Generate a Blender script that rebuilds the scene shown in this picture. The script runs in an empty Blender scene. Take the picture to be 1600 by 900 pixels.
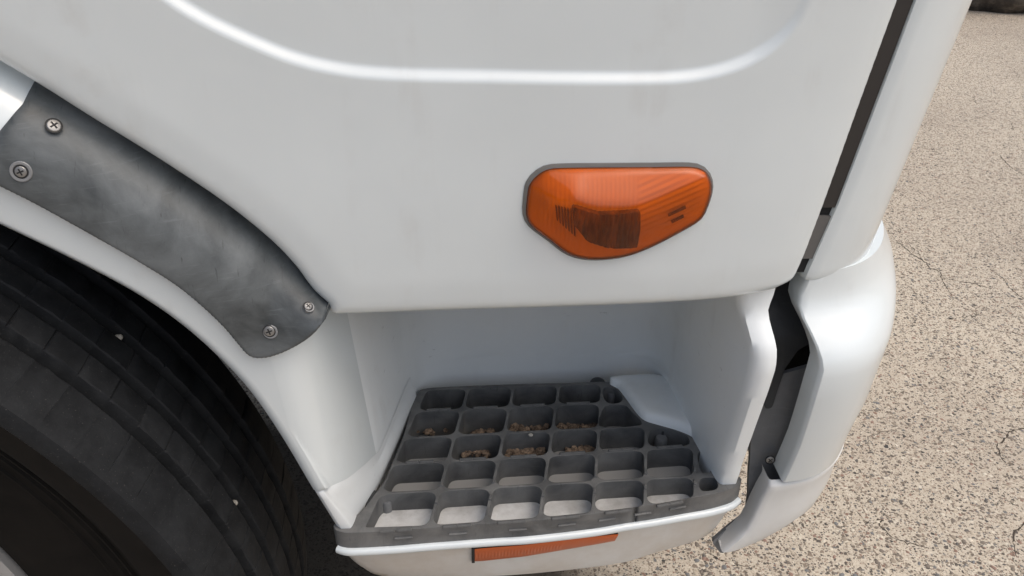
import bpy, math, random
import numpy as np
from mathutils import Vector, Matrix
from mathutils.geometry import delaunay_2d_cdt

rng = random.Random(7)
nrng = np.random.default_rng(7)
R = math.radians
scene = bpy.context.scene
C = scene.collection

# ------------------------------------------------------------------ camera, world, sun, exposure
CAM_POS = np.array((0.0, -0.5, 1.105))
PITCH, YAW, FOC = math.atan(780 / 1300), 0.07, 1300.0       # focal length in pixels of the 1600 wide photograph
_fw = np.array((0, math.cos(PITCH), -math.sin(PITCH)))
_up = np.array((0, math.sin(PITCH), math.cos(PITCH)))
_rt = np.array((1.0, 0, 0))
_c, _s = math.cos(YAW), math.sin(YAW)
_Z = np.array(((_c, _s, 0), (-_s, _c, 0), (0, 0, 1)))
FW, UP, RT = _Z @ _fw, _Z @ _up, _Z @ _rt
cam_data = bpy.data.cameras.new('camera')
cam_data.sensor_width = 36
cam_data.lens = FOC / 1600 * 36
cam_data.clip_start, cam_data.clip_end = 0.02, 500
cam = bpy.data.objects.new('camera', cam_data)
C.objects.link(cam)
M4 = Matrix.Identity(4)
for i in range(3):
    M4[i][0], M4[i][1], M4[i][2], M4[i][3] = RT[i], UP[i], -FW[i], CAM_POS[i]
cam.matrix_world = M4
scene.camera = cam

SUN_EL, SUN_AZ = R(63), R(116)          # azimuth from +Y towards +X
world = bpy.data.worlds.new('World')
scene.world = world
world.use_nodes = True
wn, wl = world.node_tree.nodes, world.node_tree.links
sky = wn.new('ShaderNodeTexSky')
sky.sky_type = 'NISHITA'
sky.sun_disc = False
sky.sun_elevation, sky.sun_rotation = SUN_EL, SUN_AZ
sky.dust_density, sky.air_density, sky.ozone_density = 6.0, 1.0, 0.6
wn['Background'].inputs['Strength'].default_value = 0.15
wl.new(sky.outputs['Color'], wn['Background'].inputs['Color'])
sun_data = bpy.data.lights.new('sun', 'SUN')
sun_data.energy, sun_data.angle, sun_data.color = 1.25, R(85), (0.965, 1.0, 0.995)
sun = bpy.data.objects.new('sun', sun_data)
C.objects.link(sun)
sd = Vector((math.sin(SUN_AZ) * math.cos(SUN_EL), math.cos(SUN_AZ) * math.cos(SUN_EL), math.sin(SUN_EL)))
sun.rotation_euler = (-sd).to_track_quat('-Z', 'Y').to_euler()
sun.location = sd * 6
vs = scene.view_settings
vs.view_transform, vs.look, vs.exposure, vs.gamma, vs.use_curve_mapping = 'Standard', 'None', 0.03, 1.0, False
scene.cycles.use_denoising = True

# ------------------------------------------------------------------ measuring helpers: photo pixel -> point at a real distance
def ray(px, py):
    return FW + RT * (px - 800) / FOC - UP * (py - 450) / FOC

def at_y(px, py, Y):
    d = ray(px, py)
    return CAM_POS + d * ((Y - CAM_POS[1]) / d[1])

def at_z(px, py, Z):
    d = ray(px, py)
    return CAM_POS + d * ((Z - CAM_POS[2]) / d[2])

def on(px, py, fn, y=0.0):
    for _ in range(8):
        p = at_y(px, py, y)
        y = fn(p[0], p[2])
    return at_y(px, py, y)

def proj(P):
    v = np.asarray(P) - CAM_POS
    z = v @ FW
    return np.stack([800 + FOC * (v @ RT) / z, 450 - FOC * (v @ UP) / z], -1)

def interp(x, pts):
    a = np.array(pts, float)
    return np.interp(x, a[:, 0], a[:, 1])

def spline(P, step, closed=False):
    """Catmull-Rom through the points, resampled at about step."""
    P = np.array(P, float)
    n = len(P)
    if closed:
        Q = np.vstack([P[-1], P, P[0], P[1]])
        segs = n
    else:
        Q = np.vstack([2 * P[0] - P[1], P, 2 * P[-1] - P[-2]])
        segs = n - 1
    out = []
    for i in range(segs):
        p0, p1, p2, p3 = Q[i], Q[i + 1], Q[i + 2], Q[i + 3]
        k = max(1, int(round(np.linalg.norm(p2 - p1) / step)))
        d1, d2, d0 = np.linalg.norm(p2 - p1) + 1e-9, np.linalg.norm(p3 - p2) + 1e-9, np.linalg.norm(p1 - p0) + 1e-9
        m1 = ((p1 - p0) / d0 * d1 + (p2 - p1)) / (d0 + d1) * d1 if d0 > 1e-8 else p2 - p1
        m1 = (p2 - p0) / (d0 + d1) * d1
        m2 = (p3 - p1) / (d1 + d2) * d1
        for t in np.linspace(0, 1, k, endpoint=False):
            t2, t3 = t * t, t * t * t
            out.append((2*t3 - 3*t2 + 1) * p1 + (t3 - 2*t2 + t) * m1 + (-2*t3 + 3*t2) * p2 + (t3 - t2) * m2)
    if not closed:
        out.append(P[-1])
    return np.array(out)

def densify(P, step, closed=True):
    P = np.array(P, float)
    out = []
    n = len(P)
    for i in range(n if closed else n - 1):
        a, b = P[i], P[(i + 1) % n]
        k = max(1, int(math.ceil(np.linalg.norm(b - a) / step)))
        for t in range(k):
            out.append(a + (b - a) * t / k)
    if not closed:
        out.append(P[-1])
    return np.array(out)

def resample(P, n):
    P = np.array(P, float)
    L = np.r_[0, np.cumsum(np.linalg.norm(np.diff(P, axis=0), axis=1))]
    t = np.linspace(0, L[-1], n)
    return np.stack([np.interp(t, L, P[:, k]) for k in range(P.shape[1])], 1)

def seg_dist(P, line):
    """distance of points P (N,2) to an open polyline (M,2)"""
    P, line = np.array(P, float), np.array(line, float)
    best = np.full(len(P), 1e9)
    for a, b in zip(line[:-1], line[1:]):
        ab = b - a
        t = np.clip(((P - a) @ ab) / max(ab @ ab, 1e-12), 0, 1)
        d = np.linalg.norm(P - (a + t[:, None] * ab), axis=1)
        best = np.minimum(best, d)
    return best

def inside(P, poly):
    P, poly = np.array(P, float), np.array(poly, float)
    r = np.zeros(len(P), bool)
    j = len(poly) - 1
    for i in range(len(poly)):
        xi, yi, xj, yj = *poly[i], *poly[j]
        c = ((yi > P[:, 1]) != (yj > P[:, 1]))
        if yi != yj:
            r ^= c & (P[:, 0] < (xj - xi) * (P[:, 1] - yi) / (yj - yi) + xi)
        j = i
    return r

def fillet(poly, rad, n=5):
    poly = [np.array(p, float) for p in poly]
    m = len(poly)
    out = []
    for i in range(m):
        p, a, b = poly[i], poly[i - 1], poly[(i + 1) % m]
        u, v = a - p, b - p
        lu, lv = np.linalg.norm(u), np.linalg.norm(v)
        u, v = u / lu, v / lv
        r_ = rad[i] if hasattr(rad, '__len__') else rad
        half = math.acos(max(-1, min(1, u @ v))) / 2
        t = min(r_ / max(math.tan(half), 1e-3), lu * .48, lv * .48)
        s, e = p + u * t, p + v * t
        for k in range(n + 1):
            q = k / n
            out.append((1 - q)**2 * s + 2 * q * (1 - q) * p + q * q * e)
    return np.array(out)

def offset_poly(poly, d):
    """shrink a polygon by d (either winding)"""
    P = np.array(poly, float)
    area = .5 * sum(P[i-1][0] * P[i][1] - P[i][0] * P[i-1][1] for i in range(len(P)))
    sgn = 1 if area > 0 else -1
    out = []
    m = len(P)
    for i in range(m):
        a, p, b = P[i - 1], P[i], P[(i + 1) % m]
        e1, e2 = (p - a) / np.linalg.norm(p - a), (b - p) / np.linalg.norm(b - p)
        n1, n2 = sgn * np.array((-e1[1], e1[0])), sgn * np.array((-e2[1], e2[0]))
        k = n1 + n2
        k = k / max(k @ k, .3) * 2
        out.append(p + k * d)
    return np.array(out)

# ------------------------------------------------------------------ building helpers
def link(name, me, mat, parent):
    o = bpy.data.objects.new(name, me)
    C.objects.link(o)
    if mat is not None and not me.materials:
        me.materials.append(mat)
    if parent is not None:
        o.parent = parent
    return o

def mesh(name, V, F, mat=None, parent=None, angle=40, smooth=True):
    me = bpy.data.meshes.new(name)
    me.from_pydata([tuple(map(float, v)) for v in V], [], [tuple(map(int, f)) for f in F])
    me.validate()
    if smooth:
        me.polygons.foreach_set('use_smooth', [True] * len(me.polygons))
        me.set_sharp_from_angle(angle=R(angle))
    me.update()
    return link(name, me, mat, parent)

def cdt(outline, spacing, holes=(), extra=None, keep=()):
    """triangulate the inside of an outline; returns points (N,2), triangles"""
    loops = [np.array(outline)] + [np.array(h) for h in holes]
    pts, edges = [], []
    for lp in loops:
        b = len(pts)
        pts += [tuple(p) for p in lp]
        edges += [(b + i, b + (i + 1) % len(lp)) for i in range(len(lp))]
    lo, hi = loops[0].min(0), loops[0].max(0)
    g = []
    ys = np.arange(lo[1], hi[1], spacing * .866)
    for k, yy in enumerate(ys):
        xs = np.arange(lo[0] + (k % 2) * spacing / 2, hi[0], spacing)
        g += [(x, yy) for x in xs]
    g = np.array(g) if g else np.zeros((0, 2))
    for line, dist in keep:
        g = g[seg_dist(g, line) > dist]
    ng = len(g)
    if extra is not None:
        g = np.vstack([g, extra])
    ok = inside(g, loops[0])
    for h in loops[1:]:
        ok &= ~inside(g, h)
    lim = np.r_[np.full(ng, spacing * .35), np.full(len(g) - ng, .0004)]
    for lp in loops:
        cl = np.vstack([lp, lp[:1]])
        ok &= seg_dist(g, cl) > lim
    pts += [tuple(p) for p in g[ok]]
    r = delaunay_2d_cdt([Vector(p) for p in pts], edges, [], 0, 1e-7)
    V = np.array([tuple(v) for v in r[0]])
    F = np.array([f for f in r[2] if len(f) == 3])
    cen = V[F].mean(1)
    ok = inside(cen, loops[0])
    for h in loops[1:]:
        ok &= ~inside(cen, h)
    return V, F[ok]

def boundary(F):
    cnt = {}
    for f in F:
        for i in range(3):
            a, b = f[i], f[(i + 1) % 3]
            if (b, a) in cnt:
                cnt.pop((b, a))
            else:
                cnt[(a, b)] = 1
    return list(cnt)

def sheet(name, outline, fn, spacing, mat, parent, back=(0, .006, 0), holes=(), extra=None, angle=40, close=False, keep=()):
    """a curved plate: outline in its own 2D, fn maps (N,2) to (N,3), edges run back by 'back'"""
    P, F = cdt(outline, spacing, holes, extra, keep)
    V = fn(P)
    n = len(V)
    F = [tuple(f) for f in F]
    bd = boundary(F)
    used = {}
    V = list(V)
    bk = np.array(back, float)
    F2 = list(F)
    if close:
        V += [v + bk for v in V[:n]]
        F2 += [(f[2] + n, f[1] + n, f[0] + n) for f in F]
        for a, b in bd:
            F2.append((b, a, a + n, b + n))
    else:
        for a, b in bd:
            for q in (a, b):
                if q not in used:
                    used[q] = len(V)
                    V.append(V[q] + bk)
            F2.append((b, a, used[a], used[b]))
    return mesh(name, V, F2, mat, parent, angle)

def loft(name, rows, mat, parent, angle=40, flip=False):
    """rows: list of (n,3) polylines"""
    rows = [np.array(r) for r in rows]
    n = len(rows[0])
    V = np.vstack(rows)
    F = []
    for i in range(len(rows) - 1):
        for j in range(n - 1):
            a, b, c, d = i*n + j, i*n + j + 1, (i+1)*n + j + 1, (i+1)*n + j
            F.append((a, d, c, b) if flip else (a, b, c, d))
    return mesh(name, V, F, mat, parent, angle)

def box(name, lo, hi, mat, parent):
    (x0, y0, z0), (x1, y1, z1) = lo, hi
    V = [(x0,y0,z0),(x1,y0,z0),(x1,y1,z0),(x0,y1,z0),(x0,y0,z1),(x1,y0,z1),(x1,y1,z1),(x0,y1,z1)]
    F = [(0,3,2,1),(4,5,6,7),(0,1,5,4),(1,2,6,5),(2,3,7,6),(3,0,4,7)]
    return mesh(name, V, F, mat, parent, smooth=False)

def revolve(name, prof, n, axis_o, mat, parent, a0=0, a1=2*math.pi, rfun=None, angs=None, angle=35, zmin=-9):
    """profile of (y, r) turned about the Y axis through axis_o"""
    if angs is None:
        angs = np.linspace(a0, a1, n + 1)
    V, F = [], []
    m = len(prof)
    for k, t in enumerate(angs):
        for j, (y, r) in enumerate(prof):
            rr, tt = (r, t) if rfun is None else rfun(k, j, y, r, t)
            V.append((axis_o[0] + rr * math.cos(tt), axis_o[1] + y, max(zmin, axis_o[2] + rr * math.sin(tt))))
    for k in range(len(angs) - 1):
        for j in range(m - 1):
            F.append((k*m + j, (k+1)*m + j, (k+1)*m + j + 1, k*m + j + 1))
    return mesh(name, V, F, mat, parent, angle)

def frame_from(n, up=(0, 0, 1)):
    n = Vector(n).normalized()
    x = Vector(up).cross(n).normalized()
    y = n.cross(x)
    return Matrix((x, y, n)).transposed()

# ------------------------------------------------------------------ materials
def nodes(m):
    return m.node_tree.nodes, m.node_tree.links

def mat_new(name, color=(.5, .5, .5), rough=.5, metal=0.0, coat=0.0, coat_rough=.05, spec=.5):
    m = bpy.data.materials.new(name)
    m.use_nodes = True
    b = m.node_tree.nodes['Principled BSDF']
    b.inputs['Base Color'].default_value = (*color, 1)
    b.inputs['Roughness'].default_value = rough
    b.inputs['Metallic'].default_value = metal
    b.inputs['Coat Weight'].default_value = coat
    b.inputs['Coat Roughness'].default_value = coat_rough
    b.inputs['Specular IOR Level'].default_value = spec
    return m

def noise(m, scale, detail=4, rough=.55, vec=None, dist=0.0, sc=None):
    n, l = nodes(m)
    t = n.new('ShaderNodeTexNoise')
    t.inputs['Scale'].default_value, t.inputs['Detail'].default_value = scale, detail
    t.inputs['Roughness'].default_value, t.inputs['Distortion'].default_value = rough, dist
    if sc is not None:
        mp = n.new('ShaderNodeMapping')
        mp.inputs['Scale'].default_value = sc[:3]
        if len(sc) > 3:
            mp.inputs['Rotation'].default_value = sc[3]
        l.new(vec if vec is not None else coords(m), mp.inputs['Vector'])
        vec = mp.outputs['Vector']
    l.new(vec if vec is not None else coords(m), t.inputs['Vector'])
    return t.outputs['Fac']

def coords(m):
    n, l = nodes(m)
    g = n.get('geo_pos')
    if g is None:
        g = n.new('ShaderNodeTexCoord')
        g.name = 'geo_pos'
    return g.outputs['Object']

def ramp(m, fac, stops, interp_='LINEAR'):
    n, l = nodes(m)
    r = n.new('ShaderNodeValToRGB')
    r.color_ramp.interpolation = interp_
    e = r.color_ramp.elements
    while len(e) < len(stops):
        e.new(.5)
    for k, (p, c) in enumerate(stops):
        e[k].position = p
        e[k].color = (*c, 1) if hasattr(c, '__len__') else (c, c, c, 1)
    l.new(fac, r.inputs['Fac'])
    return r.outputs['Color']

def mix(m, fac, a, b, mode='MIX'):
    n, l = nodes(m)
    x = n.new('ShaderNodeMix')
    x.data_type, x.blend_type = 'RGBA', mode
    for sock, v in ((x.inputs[0], fac), (x.inputs[6], a), (x.inputs[7], b)):
        if isinstance(v, (int, float)):
            sock.default_value = v if sock is x.inputs[0] else (v, v, v, 1)
        elif isinstance(v, tuple):
            sock.default_value = (*v, 1)
        else:
            l.new(v, sock)
    return x.outputs[2]

def math_(m, op, a, b=0.0, c=None):
    n, l = nodes(m)
    x = n.new('ShaderNodeMath')
    x.operation = op
    for k, v in enumerate((a, b) if c is None else (a, b, c)):
        if isinstance(v, (int, float)):
            x.inputs[k].default_value = v
        else:
            l.new(v, x.inputs[k])
    return x.outputs[0]

def setin(m, name, sock):
    n, l = nodes(m)
    l.new(sock, n['Principled BSDF'].inputs[name])

def bump(m, h, strength, dist=.001, bevel=0.0):
    n, l = nodes(m)
    b = n.new('ShaderNodeBump')
    b.inputs['Strength'].default_value, b.inputs['Distance'].default_value = strength, dist
    l.new(h, b.inputs['Height'])
    if bevel:
        v = n.new('ShaderNodeBevel')
        v.samples = 4
        v.inputs['Radius'].default_value = bevel
        l.new(v.outputs['Normal'], b.inputs['Normal'])
    l.new(b.outputs['Normal'], n['Principled BSDF'].inputs['Normal'])

def paint(name, base=(.675, .722, .730), dirt=.0, dirt_col=(.42, .36, .29), rough=.34, coat=.8, speck=.5):
    m = mat_new(name, base, rough, 0, coat, .10)
    c = mix(m, ramp(m, noise(m, 7, 3), [(.3, 0.), (.7, 1.)]), tuple(x * .97 for x in base), tuple(min(1, x * 1.02) for x in base))
    sp = ramp(m, noise(m, 900, 2, .7), [(.70, 0.), (.78, 1.)])                     # fine road-dust specks
    pat = ramp(m, noise(m, 30, 4), [(.45, 0.), (.75, 1.)])
    f = math_(m, 'MULTIPLY', math_(m, 'MULTIPLY', sp, pat), speck * .5)
    c = mix(m, f, c, (.25, .22, .19))
    if dirt:
        d = ramp(m, noise(m, 14, 6, .65), [(.32, 0.), (.75, 1.)])
        c = mix(m, math_(m, 'MULTIPLY', d, dirt), c, dirt_col)
    st = ramp(m, noise(m, 26, 5, .62, sc=(1, 1, .07)), [(.50, 0.), (.72, 1.)])          # dried run marks
    c = mix(m, math_(m, 'MULTIPLY', math_(m, 'MULTIPLY', st, pat), .32 * min(1, speck * 2)), c, (.40, .37, .33))
    setin(m, 'Base Color', c)
    setin(m, 'Roughness', math_(m, 'ADD', math_(m, 'MULTIPLY', noise(m, 22, 5), .18), rough - .08))
    hh = math_(m, 'ADD', math_(m, 'MULTIPLY', noise(m, 420, 2), .018), math_(m, 'MULTIPLY', noise(m, 9, 2), .9))
    bump(m, hh, 1.0, .001)
    return m

M_paint = paint('white_paint')
M_paint_low = paint('white_paint_dusty', (.68, .71, .715), .16, (.46, .42, .37), .42, .4, 1.0)
M_skirt = paint('white_paint_dirty', (.66, .655, .63), .75, (.45, .38, .30), .5, .2, 1.0)
M_well = paint('white_paint_well', (.80, .835, .84), .10, (.42, .40, .37), .46, .25, .9)
M_tray = paint('tray_paint', (.70, .71, .71), .5, (.40, .38, .35), .55, .1, 1.8)
def tray_grime_shade(m):
    # dirt plus the tread's shade, painted darker behind the front row
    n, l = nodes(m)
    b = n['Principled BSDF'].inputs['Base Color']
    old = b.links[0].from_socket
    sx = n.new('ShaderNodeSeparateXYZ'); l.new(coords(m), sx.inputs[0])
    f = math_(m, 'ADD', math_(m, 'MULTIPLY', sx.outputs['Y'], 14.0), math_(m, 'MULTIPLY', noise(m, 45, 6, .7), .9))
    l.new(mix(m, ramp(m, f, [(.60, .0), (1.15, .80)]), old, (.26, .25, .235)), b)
tray_grime_shade(M_tray)

def scuffs(m, scale, lo, amt, col, sc):
    n, l = nodes(m)
    b = n['Principled BSDF'].inputs['Base Color']
    old = b.links[0].from_socket
    f = math_(m, 'MULTIPLY', ramp(m, noise(m, scale, 5, .65, sc=sc, dist=.5), [(lo, 0.), (lo + .06, amt)]), ramp(m, noise(m, 6, 2), [(.45, 0.), (.6, 1.)]))
    l.new(mix(m, f, old, col), b)
scuffs(M_well, 42, .66, .45, (.22, .215, .21), (1, 1, 2.6, (0, R(30), R(20))))
scuffs(M_paint_low, 55, .64, .4, (.25, .23, .21), (1, 1, 2.2, (0, R(-35), 0)))

def plastic(name, dark, light, rough=.55, bev=.0008, sc=16, scr=True):
    m = mat_new(name, dark, rough, spec=.4)
    f = ramp(m, noise(m, sc, 7, .62, dist=.6), [(.33, 0.), (.70, 1.)])
    c = mix(m, f, dark, light)
    if scr:
        s = ramp(m, noise(m, 60, 3, .6, sc=(1, 1, 9, (0, R(35), 0)), dist=.4), [(.60, 0.), (.72, 1.)])
        c = mix(m, math_(m, 'MULTIPLY', s, .14), c, tuple(min(1, x * 1.7) for x in light))
        s2 = ramp(m, noise(m, 75, 3, .6, sc=(7, 1, 1, (0, R(-20), 0)), dist=.5), [(.64, 0.), (.74, 1.)])
        c = mix(m, math_(m, 'MULTIPLY', s2, .45), c, tuple(x * .45 for x in dark))
    setin(m, 'Base Color', c)
    setin(m, 'Roughness', math_(m, 'ADD', math_(m, 'MULTIPLY', f, .15), rough - .07))
    bump(m, noise(m, 700, 3), .12, .0006, bev)
    return m

M_trim = plastic('faded_black_plastic', (.040, .045, .047), (.148, .162, .168), .46)
M_tread = plastic('step_rubber', (.070, .072, .073), (.185, .184, .178), .45, .0011, 26)
M_tread_wall = plastic('step_rubber_unworn', (.058, .060, .062), (.150, .152, .150), .6, .0006, 22)
M_bracket = plastic('black_bracket_plastic', (.022, .023, .024), (.05, .052, .055), .5, 0.0005)
M_inner = plastic('grey_raw_plastic', (.13, .135, .14), (.20, .205, .21), .55, .0005)
M_black = mat_new('black_underbody', (.012, .012, .012), .85)
M_seal = mat_new('dark_seal', (.03, .026, .024), .5)
M_sealg = mat_new('grey_seal', (.12, .115, .11), .55)
M_gasket = mat_new('grey_gasket', (.16, .155, .145), .6)
M_steel = mat_new('zinc_screw', (.30, .295, .285), .48, .8)
M_washer = mat_new('washer_grey', (.24, .245, .25), .5, .2)
M_hole = mat_new('dark_recess', (.015, .015, .015), .7)

def tyre_mat():
    m = mat_new('tyre_rubber', (.022, .023, .025), .7, spec=.18)
    f = ramp(m, noise(m, 35, 6, .65), [(.35, 0.), (.7, 1.)])
    c = mix(m, f, (.009, .0098, .011), (.020, .0215, .0235))
    s = ramp(m, noise(m, 900, 2), [(.68, 0.), (.76, 1.)])
    c = mix(m, math_(m, 'MULTIPLY', s, .4), c, (.16, .15, .14))
    setin(m, 'Base Color', c)
    bump(m, noise(m, 260, 5), .35, .001)
    return m
M_tyre = tyre_mat()
M_side = plastic('dusty_sidewall', (.0055, .005, .0045), (.015, .013, .0112), .8, 0, 22, False)
M_side.node_tree.nodes['Principled BSDF'].inputs['Specular IOR Level'].default_value = .12
M_rim = mat_new('grey_wheel_steel', (.38, .38, .38), .45, .4)

def amber(name, tint, diffuse, rough=.06, tfac=.62):
    """tinted clear plastic: coloured see-through, some scatter, gloss by Fresnel"""
    m = bpy.data.materials.new(name)
    m.use_nodes = True
    n, l = nodes(m)
    n.remove(n['Principled BSDF'])
    out = n['Material Output']
    tr = n.new('ShaderNodeBsdfTransparent')
    tr.inputs['Color'].default_value = (*tint, 1)
    tl = n.new('ShaderNodeBsdfTranslucent')
    tl.inputs['Color'].default_value = (*diffuse, 1)
    df = n.new('ShaderNodeBsdfDiffuse')
    df.inputs['Color'].default_value = (*diffuse, 1)
    a = n.new('ShaderNodeMixShader')
    a.inputs[0].default_value = .5
    l.new(tl.outputs[0], a.inputs[1]); l.new(df.outputs[0], a.inputs[2])
    b = n.new('ShaderNodeMixShader')
    b.inputs[0].default_value = 1 - tfac
    l.new(tr.outputs[0], b.inputs[1]); l.new(a.outputs[0], b.inputs[2])
    g = n.new('ShaderNodeBsdfGlossy')
    g.inputs['Roughness'].default_value = rough
    fr = n.new('ShaderNodeFresnel')
    fr.inputs['IOR'].default_value = 1.43
    c = n.new('ShaderNodeMixShader')
    l.new(fr.outputs[0], c.inputs[0]); l.new(b.outputs[0], c.inputs[1]); l.new(g.outputs[0], c.inputs[2])
    l.new(c.outputs[0], out.inputs['Surface'])
    return m
M_lens = amber('amber_lens', (1.0, .42, .05), (.95, .20, .005), .03, .88)
M_reflector_back = mat_new('lamp_bowl', (.80, .78, .75), .3, .1)
M_lampcore = mat_new('lamp_core', (.07, .055, .045), .3)
setin(M_lampcore, 'Base Color', ramp(M_lampcore, noise(M_lampcore, 120, 3, .6, sc=(2.2, 1, .35)), [(.38, (.035, .028, .022)), (.62, (.17, .14, .115)), (.75, (.34, .29, .25))]))
M_redlens = mat_new('orange_reflector', (.46, .085, .012), .3, coat=.25)

def ground_mat():
    m = mat_new('exposed_aggregate', (.4, .34, .27), .85, spec=.25)
    n, l = nodes(m)
    co = coords(m)
    big = noise(m, 1.1, 4)
    base = mix(m, ramp(m, noise(m, 60, 6, .7), [(.3, 0.), (.7, 1.)]), (.50, .432, .337), (.69, .62, .505))
    base = mix(m, ramp(m, big, [(.35, 0.), (.7, .55)]), base, (.33, .275, .225))
    h = noise(m, 170, 5, .7)
    base = mix(m, ramp(m, noise(m, 330, 4, .7), [(.42, 0.), (.62, .55)]), base, (.30, .25, .19))
    def layer(scale, thr, col, stops, h, hgt, dens):
        wob = n.new('ShaderNodeVectorMath'); wob.operation = 'MULTIPLY_ADD'
        nz = n.new('ShaderNodeTexNoise'); nz.inputs['Scale'].default_value = scale * .9
        l.new(co, nz.inputs['Vector'])
        wob.inputs[1].default_value = (.9 / scale,) * 3
        l.new(nz.outputs['Color'], wob.inputs[0]); l.new(co, wob.inputs[2])
        v = n.new('ShaderNodeTexVoronoi')
        v.voronoi_dimensions = '2D'
        v.inputs['Scale'].default_value = scale
        v.inputs['Randomness'].default_value = 1.0
        l.new(wob.outputs[0], v.inputs['Vector'])
        sep = n.new('ShaderNodeSeparateColor')
        l.new(v.outputs['Color'], sep.inputs[0])
        sz = math_(m, 'MULTIPLY', sep.outputs[0], thr)                    # stone radius varies per cell
        keep = math_(m, 'LESS_THAN', sep.outputs[1], dens)
        k = math_(m, 'SUBTRACT', sz, v.outputs['Distance'])
        msk = math_(m, 'MULTIPLY', ramp(m, k, [(.0, 0.), (.05, 1.)]), keep)
        stone = ramp(m, sep.outputs[2], stops, 'CONSTANT')
        c2 = mix(m, math_(m, 'MULTIPLY', msk, 1.0), col, stone)
        return c2, math_(m, 'ADD', h, math_(m, 'MULTIPLY', msk, hgt))
    stops = [(0, (.17, .14, .11)), (.24, (.11, .095, .08)), (.44, (.24, .195, .15)), (.60, (.25, .165, .125)), (.67, (.17, .165, .155)), (.77, (.36, .30, .235)), (.88, (.60, .54, .44)), (.95, (.07, .065, .06))]
    base, h = layer(270, .56, base, stops, h, .3, .72)
    base, h = layer(155, .54, base, stops, h, .6, .60)
    base, h = layer(80, .36, base, stops, h, .8, .26)
    cr = n.new('ShaderNodeTexVoronoi')
    cr.feature = 'DISTANCE_TO_EDGE'
    cr.voronoi_dimensions = '2D'
    cr.inputs['Scale'].default_value = 5.0
    wob = n.new('ShaderNodeVectorMath'); wob.operation = 'MULTIPLY_ADD'
    nz = n.new('ShaderNodeTexNoise'); nz.inputs['Scale'].default_value = 9; nz.inputs['Detail'].default_value = 8
    l.new(co, nz.inputs['Vector'])
    wob.inputs[1].default_value = (.16,) * 3
    l.new(nz.outputs['Color'], wob.inputs[0]); l.new(co, wob.inputs[2])
    l.new(wob.outputs[0], cr.inputs['Vector'])
    ck = ramp(m, cr.outputs['Distance'], [(.0, 1.), (.009, 0.)])
    ck = math_(m, 'MULTIPLY', ck, ramp(m, noise(m, 4.5, 3), [(.50, 0.), (.60, 1.)]))
    base = mix(m, math_(m, 'MULTIPLY', ck, .85), base, (.05, .04, .03))
    # shade under the truck, painted dark into the ground colour around the wheel
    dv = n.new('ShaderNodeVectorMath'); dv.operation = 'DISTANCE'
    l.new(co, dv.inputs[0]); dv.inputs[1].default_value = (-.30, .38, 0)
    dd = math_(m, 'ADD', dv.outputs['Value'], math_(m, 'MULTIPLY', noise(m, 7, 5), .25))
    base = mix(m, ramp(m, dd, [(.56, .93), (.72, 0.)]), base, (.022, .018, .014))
    setin(m, 'Base Color', base)
    bump(m, math_(m, 'SUBTRACT', h, ck), .55, .0025)
    return m
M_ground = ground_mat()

def boulder_mat():
    m = mat_new('mossy_rock', (.1, .09, .08), .9)
    f = noise(m, 9, 8, .7)
    c = ramp(m, f, [(.32, (.022, .019, .016)), (.5, (.085, .07, .055)), (.62, (.17, .145, .115)), (.75, (.30, .27, .22))])
    setin(m, 'Base Color', c)
    bump(m, noise(m, 26, 8, .7), .9, .02)
    return m
M_rock = boulder_mat()

def tag(o, label, cat, group=None):
    o['label'], o['category'] = label, cat
    if group:
        o['group'] = group
    return o

# ------------------------------------------------------------------ ground
gv, gf = [], []
gx = np.r_[-40, -10, -3, np.linspace(-1.2, 4, 14), 10, 40]
gy = np.r_[-40, -10, -3, np.linspace(-1.2, 6, 16), 12, 60]
for y in gy:
    for x in gx:
        gv.append((x, y, 0))
nx = len(gx)
for j in range(len(gy) - 1):
    for i in range(nx - 1):
        gf.append((j*nx + i, j*nx + i + 1, (j+1)*nx + i + 1, (j+1)*nx + i))
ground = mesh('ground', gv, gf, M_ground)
ground['kind'] = 'structure'
ground['label'] = 'tan exposed aggregate concrete yard with fine cracks'

# ------------------------------------------------------------------ the truck
truck = bpy.data.objects.new('truck', None)
C.objects.link(truck)
truck.location = (0, 0, 0)
tag(truck, 'white truck cab corner with amber indicator lamp, black step tread and pulled-away bumper end', 'truck')

ZB = 0.783                                     # height of the cab side's lower edge
def gap_x(z):
    return .2534 + (z - .78) * .1474
PLAN = spline([(-.80, .0), (-.4, .0), (-.03, -.0015), (.10, -.003), (.155, -.002), (.187, .0005), (.217, .0052), (.2327, .0095), (.2464, .0155), (.27, .026)], .004)
def side_y(x, z):
    return np.interp(np.asarray(x) - gap_x(np.asarray(z)) + .2534, PLAN[:, 0], PLAN[:, 1])

# character line pressed into the door: the field above it lies a few millimetres deeper
CREASE_PX = [(120, -120), (200, -55), (272, 2), (330, 36), (400, 68), (450, 88), (500, 102), (560, 112), (640, 117), (750, 119), (880, 121), (1000, 121), (1060, 119), (1110, 112), (1160, 97), (1205, 72), (1240, 38), (1262, 0), (1285, -60), (1300, -120)]
CREASE = spline([at_y(px, py, 0)[[0, 2]] for px, py in CREASE_PX], .006)
CREASE_POLY = np.vstack([CREASE, [(CREASE[-1][0], 1.6), (CREASE[0][0], 1.6)]])
ARCH_PX = [(-120, 40), (-60, 70), (-10, 98), (50, 133), (140, 189), (250, 256), (350, 322), (420, 378), (460, 420), (488, 458)]
arch_line = [at_y(px, py, .004)[[0, 2]] for px, py in ARCH_PX]
corner = at_y(512, 489, .004)[[0, 2]]
ARCH = spline(arch_line + [corner + np.array((0.0, .006))], .006)
left_x = ARCH[0][0]
botl = corner + np.array((.008, 0)); botl[1] = ZB
gap_bot = np.array((gap_x(ZB) - .0085, ZB + .0045))
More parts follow.
